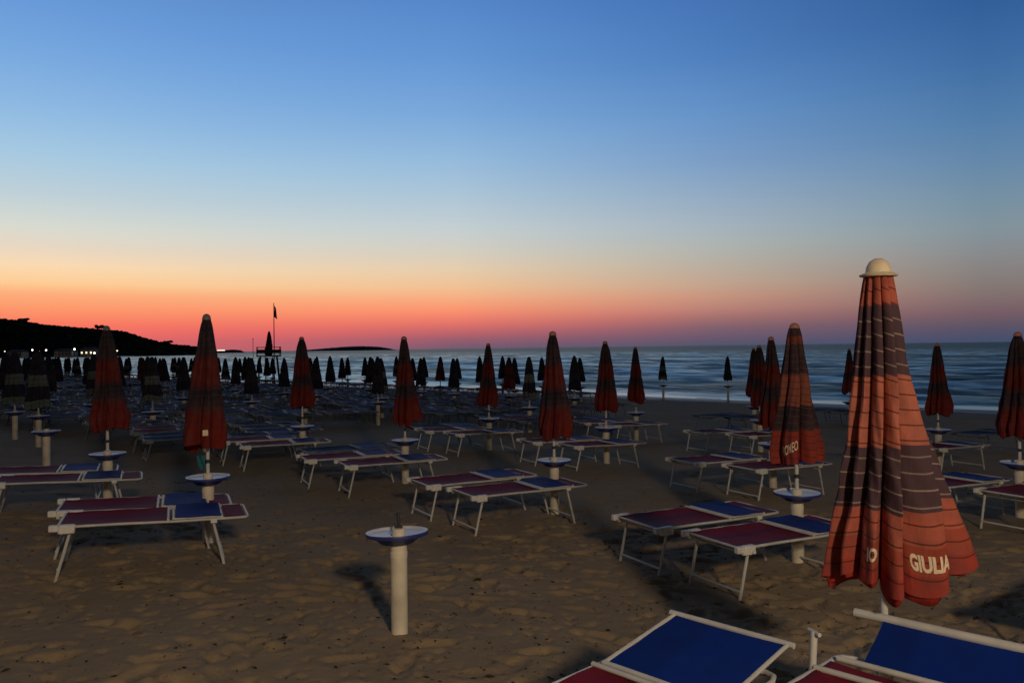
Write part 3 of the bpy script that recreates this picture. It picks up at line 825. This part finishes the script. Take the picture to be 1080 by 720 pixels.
# teal cloth hanging on the pole of the front left umbrella, pale tag
m = MB()
for j in range(7):
    pass
vs, fs = [], []
for side in (0, 1):
    for j in range(8):
        for i in range(7):
            u, w = i / 6, j / 7
            vs.append((-.03 - .13 * u * (1 - .25 * w), .02 + .012 * math.sin(9 * u + 4 * w) + .012 * side, -.22 * w - .03 * u * w))
for side in (0, 1):
    for j in range(7):
        for i in range(6):
            q = side * 56 + j * 7 + i; f_ = [q, q + 1, q + 8, q + 7]; fs.append(f_ if side else f_[::-1])
m.add(vs, fs)
teal = m.build("hanging_towel", M['teal']); teal.location = (-3.3, 8.2, gz(-3.3, 8.2) + 0.93); teal.scale = (.8, .8, .62)
tag(teal, "small teal cloth hanging on the pole at front left", "towel")
tg = MB(); p = C13[1].point(R(-72), .88, .008); tg.box((p.x, p.y, p.z), (.055, .008, .06), rot=R(20)); tgo = tg.build("hem_tag", M['letter'], [c_ for c_ in E.children if c_.name.startswith("canopy")][0])

# bare post with tray in the foreground
cx_, cy_ = -0.835, 5.48
t = empty("tray_post", (cx_, cy_, gz(cx_, cy_)))
link("umbrella_post", post_me, t); q = link("tray", tray_me, t); q.rotation_euler = (R(-3.5), R(-1.5), 0)
m = MB(); m.tube([(0, 0, .69), (.002, 0, .78), (-.004, .004, .86)], [.014, .012, .011], 8); m.box((.0, 0, .735), (.055, .04, .05)); m.tube([(-.03, 0, .84), (.02, .006, .85)], .008, 6); m.build("socket_pin", M['dark'], t)
tag(t, "bare cream post with a blue and white tray and no umbrella, alone on the sand", "tray post")
bx_, by_ = -8.3, 13.5
t = empty("tray_post", (bx_, by_, gz(bx_, by_)))
link("umbrella_post", post_me, t); link("tray", tray_me, t)
tag(t, "bare cream tray post standing behind the crimson loungers at far left", "tray post")

# ------------------------------------------------------------------ loungers
LW, LL, LH, PIV = 0.33, 1.62, 0.45, 0.95
def fabric_sheet(x0, x1, wy, sag, z0=LH + .012, z1=None, nx=14, ny=10, th=.006, y_in=0.0):
    m = MB(); z1 = z0 if z1 is None else z1
    for layer in (0, 1):
        for i in range(nx + 1):
            for j in range(ny + 1):
                u, w = i / nx, j / ny
                x = x0 + (x1 - x0) * u; y = -wy + (2 * wy - y_in) * w
                z = z0 + (z1 - z0) * u - sag * (math.sin(math.pi * w) ** .7) * (0.35 + .65 * math.sin(math.pi * u)) + .002 * math.sin(23 * x + 7 * y)
                m.v.append((x, y, z - th * layer))
    n = ny + 1; o = (nx + 1) * n
    for layer in (0, 1):
        for i in range(nx):
            for j in range(ny):
                q = layer * o + i * n + j; f = [q, q + n, q + n + 1, q + 1]
                m.f.append(f if layer == 0 else f[::-1]); m.mi.append(0)
    for i in range(nx):
        for j, fl in ((0, 0), (ny, 1)):
            a, b = i * n + j, (i + 1) * n + j; f = [a, a + o, b + o, b]; m.f.append(f if fl else f[::-1]); m.mi.append(0)
    for j in range(ny):
        for i, fl in ((0, 1), (nx, 0)):
            a, b = i * n + j, i * n + j + 1; f = [a, a + o, b + o, b]; m.f.append(f if fl else f[::-1]); m.mi.append(0)
    return m

def lounger_meshes(raise_deg=0.0, piv=PIV, back_len=0.60, inset=0.0, arm=False, fat=1.0, LW=LW, LL=LL, cross=.035):
    P = {}
    r = .0125 * fat
    m = MB()
    for s_ in (-1, 1):
        m.tube([(-.02, s_ * LW, LH), (.5, s_ * LW, LH + .002), (piv, s_ * LW, LH - .004), (LL - .08, s_ * LW, LH), (LL - .02, s_ * (LW - .02), LH), (LL, s_ * (LW - .07), LH)], r, 10)
    m.tube([(LL, -LW + .07, LH), (LL, LW - .07, LH)], r, 10)
    m.tube([(.02, -LW, LH), (.02, LW, LH)], r * .9, 10)
    P['frame'] = (m, 'alu')
    P['seat_fabric'] = (fabric_sheet(.035, piv - .03, LW - .012, .034), 'crimson')
    m = MB(); m.tube([(piv - cross, -LW, LH + .016), (piv - cross, LW, LH + .016)], r * .95, 10)
    P['crossbar'] = (m, 'alu')
    # backrest with its own frame, turned up about the pivot
    rot = Matrix.Translation((piv, 0, LH + .012)) @ Matrix.Rotation(-R(raise_deg), 4, 'Y') @ Matrix.Translation((-piv, 0, -LH - .012))
    wrap = not arm and not raise_deg
    bl = back_len - (.17 if wrap else .01)
    f = fabric_sheet(piv + .03, piv + bl, LW - (.002 if wrap else .045), .012, z0=LH + (.034 if wrap else .016), y_in=inset)
    f.v = [tuple(rot @ Vector(p_)) for p_ in f.v]
    P['backrest'] = (f, 'blue')
    g = MB(); wy = LW - .03
    if wrap:
        back_len = bl; P['end_fabric'] = (fabric_sheet(piv + bl + .03, LL - .03, LW - .03, .008, nx=5), 'crimson')
    g.tube([(piv, -wy, LH + .014), (piv + back_len, -wy, LH + .014)], r * .8, 8)
    if not inset: g.tube([(piv, wy, LH + .014), (piv + back_len, wy, LH + .014)], r * .8, 8)
    g.tube([(piv + .01, -wy, LH + .016), (piv + .01, wy, LH + .016)], r * 1.0, 10)
    bar_r = r * (1.15 if not inset else 1.5)
    g.tube([(piv + back_len, -wy - .03, LH + .016), (piv + back_len, wy + .03, LH + .016)], bar_r, 12)
    g.v = [tuple(rot @ Vector(p_)) for p_ in g.v]
    P['backrest_frame'] = (g, 'alu')
    def leg(xt, xb, LW=LW):
        m = MB(); w = LW - .02; zb = -.04
        for s_ in (-1, 1): m.tube([(xt, s_ * w, LH - .01), (xb, s_ * (w - .005), zb)], .0135 * fat, 8)
        q = .16; m.tube([(xt + (xb - xt) * .83, -w, LH * .17), (xt + (xb - xt) * .83, w, LH * .17)], .011 * fat, 8)
        m.tube([(xt + (xb - xt) * .12, -w, LH * .86), (xt + (xb - xt) * .12, w, LH * .86)], .010 * fat, 8)
        return m
    P['leg_frame'] = [(leg(.13, .02), 'alu'), (leg(1.30, 1.43), 'alu')]
    hs = []
    for s_ in (-1, 1):
        m = MB(); m.box((.10, s_ * (LW + .006), LH - .016), (.125, .056, .078)); m.box((-.005, s_ * (LW + .006), LH - .006), (.075, .05, .056)); m.box((.045, s_ * (LW + .006), LH - .03), (.03, .035, .05)); m.tube([(.13, s_ * (LW - .03), LH - .03), (.13, s_ * (LW + .05), LH - .03)], .017, 10)
        hs.append((m, 'white'))
    for s_ in (-1, 1):
        m = MB(); m.box((1.31, s_ * (LW + .002), LH - .016), (.06, .036, .044)); (None if arm else hs.append((m, 'white')))
    P['hinge'] = hs
    if arm:
        m = MB(); m.tube([(piv - cross, LW + .012, LH - .07), (piv - cross + .03, LW + .016, LH + .17)], .017, 10); m.tube([(piv - cross + .005, LW - .02, LH + .165), (piv - cross + .055, LW + .05, LH + .165)], .010, 8)
        P['folded_arm'] = (m, 'alu')
    return P

def build_lounger(P, loc, rz, seat=None, back=None):
    t = empty("sun_lounger", loc, rz)
    for nme, val in P.items():
        for (m, mk) in (val if isinstance(val, list) else [val]):
            if nme == 'seat_fabric' and seat: mk = seat
            if nme == 'backrest' and back: mk = back
            m.build(nme, M[mk], t)
    return t
def flat_lounger_mesh(name, P, seat, back):
    a = MB(); keys = ['alu', 'white', seat, back]; mats = [M['alu_dim'], M['alu_dim'], M[seat], M[back]]
    for nme, val in P.items():
        for (m, mk) in (val if isinstance(val, list) else [val]):
            if nme in ('seat_fabric', 'end_fabric'): mk = seat
            if nme == 'backrest': mk = back
            o = len(a.v); a.v += m.v; a.f += [[i + o for i in f] for f in m.f]; a.mi += [keys.index(mk)] * len(m.f)
    return a.mesh(name, mats)

P0 = lounger_meshes(0)
PH = {}
proto = build_lounger(P0, (0, 0, 0), 0)
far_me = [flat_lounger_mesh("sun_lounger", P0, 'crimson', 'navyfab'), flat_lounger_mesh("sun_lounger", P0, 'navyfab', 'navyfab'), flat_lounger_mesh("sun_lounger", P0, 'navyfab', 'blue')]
used = [False]
AXA = R(28)
def lounger_at(x, y, ang, label, group, raised=None):
    if raised is not None: o = build_lounger(raised, (0, 0, 0), 0)
    elif not used[0]: o = proto; used[0] = True
    else: o = copy_tree(proto)
    o.location = (x, y, 0)
    a = Vector((math.cos(ang), math.sin(ang)))
    z0 = gz(x, y); z1 = gz(x + a.x * 1.45, y + a.y * 1.45); p = Vector((-a.y, a.x))
    zl, zr = gz(x + p.x * .33 + a.x * .7, y + p.y * .33 + a.y * .7), gz(x - p.x * .33 + a.x * .7, y - p.y * .33 + a.y * .7)
    o.location.z = z0
    o.rotation_euler = (0, -math.atan2(z1 - z0, 1.45), ang)
    tag(o, label, "sun lounger", group)
    return o
def far_lounger(x, y, ang, var, label, group):
    o = link("sun_lounger", far_me[var]); z0 = gz(x, y)
    z1 = gz(x + math.cos(ang) * 1.45, y + math.sin(ang) * 1.45)
    o.location = (x, y, z0); o.rotation_euler = (0, -math.atan2(z1 - z0, 1.45), ang)
    tag(o, label, "sun lounger", group); return o

def pair_pos(x, y, ang, al, pe):
    a = (math.cos(ang), math.sin(ang)); p = (-a[1], a[0])
    return x + a[0] * al + p[0] * pe, y + a[1] * al + p[1] * pe
GRP = "sun loungers in pairs beside the umbrellas"
for i, (x, y, short) in enumerate(UMB):
    ang = AXA + random.uniform(-.05, .05)
    x1, y1 = pair_pos(x, y, ang, -1.2 + random.uniform(-.06, .06), -.44)
    x2, y2 = pair_pos(x, y, ang, -1.5 + random.uniform(-.08, .08), .50)
    if i == 0: x1 -= .28; x2 -= .12; y2 += .05
    if i == 1: x1 -= .33; x2 -= .22; y2 += .1
    if i == 2: ang = R(24); x1, y1 = -4.20, 6.98; x2, y2 = -4.60, 7.62
    if y > 20:
        far_lounger(x1, y1, ang, 1, "nearer navy lounger beside " + short, GRP); far_lounger(x2, y2, ang, 2, "farther navy lounger beside " + short, GRP); continue
    lounger_at(x1, y1, ang, "nearer crimson and blue lounger beside " + short, GRP)
    lounger_at(x2, y2, ang, "farther crimson and blue lounger beside " + short, GRP)
# the two at the bottom edge
P1 = lounger_meshes(7.5, back_len=.62, fat=1.0, LL=1.42)
lounger_at(-0.06, 2.60, R(45.6), "lounger with a broad royal blue backrest, cut by the bottom edge", GRP, P1)
P2 = lounger_meshes(26, piv=1.0, back_len=.36, inset=.10, arm=True, fat=1.2, LW=.40, LL=1.12, cross=.20)
lounger_at(1.10, 2.63, R(47), "crimson lounger with a thick white bar and raised blue end, by the large umbrella", GRP, P2)

# ------------------------------------------------------------------ the crowded far field of navy umbrellas
CB = [Canopy(1.15, [.035, .055, .085, .12, .15, .185, .205, .20], 8, .32, None, .4, sd, hem=.05) for sd in (31, 44)]
navy_me = [CB[0].mesh("canopy", 48, 20, M['navy_pale']), CB[1].mesh("canopy", 48, 20, M['navy'])]
navy_red = CB[1].mesh("canopy", 48, 20, M['striped_dark'])
pole_far = pole_mesh(2.1, .69)
def join_mesh(name, parts):
    vs, fs, mi, mats, uvs = [], [], [], [], []
    for me, dz in parts:
        o = len(vs); vs += [(v.co.x, v.co.y, v.co.z + dz) for v in me.vertices]
        base = len(mats); mats += list(me.materials)
        uvl = me.uv_layers[0].data if me.uv_layers else None
        for p_ in me.polygons:
            fs.append([q + o for q in p_.vertices]); mi.append(base + p_.material_index)
            for li in p_.loop_indices: uvs.append(tuple(uvl[li].uv) if uvl else (0, 0))
    me = bpy.data.meshes.new(name); me.from_pydata(vs, [], fs)
    for q in mats: me.materials.append(q)
    me.polygons.foreach_set("material_index", mi); me.polygons.foreach_set("use_smooth", [True] * len(fs))
    ul = me.uv_layers.new(name="UVMap")
    ul.data.foreach_set("uv", np.array(uvs, dtype=np.float32).ravel())
    me.update(); return me
TOPB = 2.14
far_umb = [join_mesh("beach_umbrella", [(c_, TOPB), (pole_far, 0), (post_me, 0), (tray_me, 0)]) for c_ in (navy_me[0], navy_me[1], navy_red)]
near_navy = {}
def navy_umbrella(x, y, var, label, group, top=TOPB, parts=False, lean=(0, 0)):
    z = gz(x, y)
    if parts:
        t = empty("beach_umbrella", (x, y, z), random.uniform(0, 6.28))
        c_ = link("canopy", navy_me[var], t); c_.location = (0, 0, top); c_.rotation_euler = (lean[0], lean[1], 0)
        link("pole", pole_far, t); link("umbrella_post", post_me, t); link("tray", tray_me, t)
    else:
        t = link("beach_umbrella", far_umb[var]); t.location = (x, y, z); t.scale = (1.12, 1.12, 1.0 + random.uniform(-.03, .03)); t.rotation_euler = (lean[0], lean[1], random.uniform(0, 6.28))
    tag(t, label, "umbrella", group); return t
rows = [(3.7, 24.4), (7.9, 16.7), (12.1, 18.9), (16.6, 14.3), (21.0, 16.4), (25.1, 22.2), (29.2, 22.0)]
FG = "closed navy umbrellas crowding the far beach"
LG = "navy sun loungers crowding the far beach"
rowname = ["row farthest from the sea", "second row from the back", "third row from the back", "middle row", "third row from the water", "second row from the water", "row along the water"]
r5 = random.Random(99)
n_l = 0
LOUNGE = []
special = {
           (3, 14.3): (0, "navy and pale umbrella just left of the tall red mid beach one", True),
           (2, 22.3): (0, "navy umbrella with a pale grey band, right of the tall front left one", True)}
for ri, (s_, t0) in enumerate(rows):
    t_ = t0; kcol = 0
    while t_ < 110:
        x, y = st(s_ + r5.uniform(-.35, .35), t_ + r5.uniform(-.45, .45))
        px = 540 + 800 * x / y
        if -25 < px < 1100:
            sp_ = special.get((ri, round(t_, 1)))
            if sp_:
                navy_umbrella(x, y, sp_[0], sp_[1], FG, parts=sp_[2])
            elif r5.random() > 0.06:
                pale = r5.random() < (0.45 if ri < 2 else .25)
                v_ = 0 if pale else (2 if r5.random() < .12 else 1)
                where = ["distant pale banded umbrella", "distant plain navy umbrella", "distant dark red umbrella"][v_]
                far_word = "near the lifeguard tower" if False else ("nearer part" if t_ < 45 else "towards the headland")
                navy_umbrella(x, y, v_, where + ", " + rowname[ri] + ", " + far_word, FG, lean=(r5.gauss(0, .012), r5.gauss(0, .012)))
            for al, pe in ((-1.2, -.44), (-1.5, .5), (-1.3, 1.45), (-1.2, -1.36), (.75, -.7), (.6, .3), (.7, 1.3)):
                if (pe in (1.45, -1.36) or al > 0) and r5.random() < .25: continue
                if al > 0 and ri > 4: continue
                lx, ly = pair_pos(x, y, AXA, al + r5.uniform(-.15, .15), pe)
                q_ = (lx, ly, AXA + r5.uniform(-.08, .08), r5.choice([1, 1, 2, 0]),
                      "distant sun lounger, " + rowname[ri] + ", " + ("nearer part" if t_ < 45 else "towards the headland"))
                LOUNGE.append(q_)
        t_ = round(t_ + (3.45 if ri < 4 else 2.75), 2); kcol += 1
navy_umbrella(-4.26, 24.0, 1, "plain navy umbrella just left of the narrow red one by the island", FG, parts=True)
navy_umbrella(10.5, 37.0, 1, "lone small umbrella at the water's edge, left of the plump dark red one", FG, parts=True, lean=(.03, .04))
navy_umbrella(7.6, 38.3, 0, "lone small umbrella on the wet sand right of the second slim red one", FG, parts=True, lean=(-.03, .02))
LOUNGE.sort(key=lambda q_: q_[0] ** 2 + q_[1] ** 2)
for q_ in LOUNGE[:245]: far_lounger(*q_, LG)
rest = MB(); nrest = 0
src = far_me[1]; sv_ = [v.co.copy() for v in src.vertices]; sf_ = [(list(p_.vertices), p_.material_index) for p_ in src.polygons]
low = MB(); low.box((LL / 2, 0, LH), (LL, 2 * LW, .035))
for xx in (.08, 1.36):
    for yy in (-.3, .3): low.tube([(xx, yy, LH), (xx + (-.08 if xx < 1 else .08), yy, -.03)], .016, 4)
for (lx, ly, an, v_, lb) in LOUNGE[245:]:
    ca, sa = math.cos(an), math.sin(an); z0 = gz(lx, ly)
    rest.add([(lx + p_[0] * ca - p_[1] * sa, ly + p_[0] * sa + p_[1] * ca, z0 + p_[2]) for p_ in low.v], low.f)
if rest.v: tag(rest.build("distant_sunbeds", M['navyfab'], smooth=False), "mass of navy sunbeds crowding the beach towards the headland", "sunbeds", kind='stuff')
for (x, y, lb, sc_) in [(-11.0, 17.6, "pale banded navy umbrella at far left, behind the bare tray post", 1.3), (-12.4, 18.9, "pale banded navy umbrella cut by the left edge of the picture", 1.3), (-13.2, 21.0, "navy umbrella with pale hem, second from the left edge", 1.25)]:
    o = navy_umbrella(x, y, 0, lb, FG, top=2.2, parts=True)
    for ch in o.children:
        if ch.name.startswith("canopy"): ch.scale = (sc_, sc_, 1.12)
for i, (x, y, short) in enumerate(UMB):
    if i in (4, 5, 8, 9):
        lx, ly = pair_pos(x, y, AXA, -1.35, 1.45); far_lounger(lx, ly, AXA + .03, 2, "third lounger, plain navy, beside " + short, GRP)
# extra loungers on the right between the rows
for (x, y, lb) in [(9.9, 16.6, "navy lounger on bare sand right of the large striped umbrella"), (10.3, 11.6, "navy lounger cut by the right edge, behind the edge umbrella")]:
    far_lounger(x, y, AXA, 1, lb, GRP)
far_lounger(3.75, 4.95, R(36), 0, "lounger just beyond the right edge of the picture", GRP)

# ------------------------------------------------------------------ lifeguard tower, flag, posts by the water
tx, ty = -19.9, 62.0
g0 = gz(tx, ty)
t = empty("lifeguard_tower", (tx, ty, g0), R(20))
tim = mat("dark_timber", (0.035, 0.03, 0.028), 0.9, noise=.3)
for sx in (-.75, .75):
    for sy in (-.6, .6):
        m = MB(); m.tube([(sx * 1.15, sy * 1.15, -.2), (sx * .85, sy * .85, 2.2)], .055, 8); m.build("leg", tim, t)
m = MB(); m.box((0, 0, 2.25), (1.9, 1.5, .10)); m.build("platform", tim, t)
m = MB()
for zz in (2.6, 2.95):
    for a_, b_ in (((-.9, -.7), (.9, -.7)), ((.9, -.7), (.9, .7)), ((.9, .7), (-.9, .7)), ((-.9, .7), (-.9, -.7))): m.tube([(*a_, zz), (*b_, zz)], .03, 6)
for a_ in ((-.9, -.7), (.9, -.7), (.9, .7), (-.9, .7)): m.tube([(*a_, 2.3), (*a_, 3.0)], .035, 6)
m.build("railing", tim, t)
m = MB()
for c_, d_ in (((0, -.735, 2.62), (1.8, .03, .30)), ((-.935, 0, 2.62), (.03, 1.4, .30)), ((.935, 0, 2.62), (.03, 1.4, .30))): m.box(c_, d_)
m.build("canvas_screen", tim, t, smooth=False)
m = MB(); m.box((0, .1, 2.65), (.6, .5, .7)); m.build("seat", tim, t, smooth=False)
m = MB()
for q in range(7): m.tube([(-.3, -.72 - .06 * (7 - q), .3 * q + .2), (.3, -.72 - .06 * (7 - q), .3 * q + .2)], .025, 6)
m.tube([(-.3, -1.25, -.1), (-.3, -.72, 2.25)], .035, 6); m.tube([(.3, -1.25, -.1), (.3, -.72, 2.25)], .035, 6); m.build("ladder", tim, t)
tag(t, "dark timber lifeguard tower standing at the water's edge beside a flagpole", "lifeguard tower")
u = link("beach_umbrella", join_mesh("beach_umbrella", [(navy_red, 1.75), (pole_mesh(1.7, 0), 0)])); u.location = (tx + .05, ty, g0 + 2.3)
u.scale = (1.35, 1.35, 1.12)
tag(u, "closed dark umbrella raised on the lifeguard tower against the red sky", "umbrella")
fp = empty("flagpole", (tx + .55, ty - .3, g0))
m = MB(); m.tube([(0, 0, -.3), (0, 0, 6.55)], [.05, .03], 8); m.build("mast", M['dark'], fp)
m = MB(); vs = []; fs = []
for l_ in (0, 1):
    for j in range(6):
        for i in range(5):
            vs.append((.03 + .055 * i * (.6 + .1 * j), .03 * math.sin(i * 1.7 + j) + .01 * l_, 6.35 - .19 * j - .05 * i))
for l_ in (0, 1):
    for j in range(5):
        for i in range(4):
            q = l_ * 30 + j * 5 + i; f = [q, q + 1, q + 6, q + 5]; fs.append(f if l_ else f[::-1])
m.add(vs, fs); m.build("flag", mat("flag_cloth", (0.22, 0.04, 0.02), .8), fp)
tag(fp, "tall thin flagpole with a limp flag beside the lifeguard tower", "flagpole")
m = MB(); m.tube([(0, 0, -.3), (0, 0, 3.6)], [.035, .02], 7); m.lathe([(.03, 3.6), (.05, 3.63), (.03, 3.68), (.001, 3.69)], 8)
o = m.build("mast_pole", M['dark']); o.location = (-21.0, 61.5, gz(-21, 61.5)); tag(o, "thin bare pole left of the lifeguard tower", "pole")
m = MB(); m.tube([(0, 0, -.3), (.02, 0, .55), (.02, 0, .75)], [.09, .085, .05], 9)
o = m.build("mooring_post", tim); o.location = (-3.35, 46.5, gz(-3.35, 46.5)); tag(o, "short dark stake in the wet sand against the foam", "post")
print("loungers in the far field", n_l)
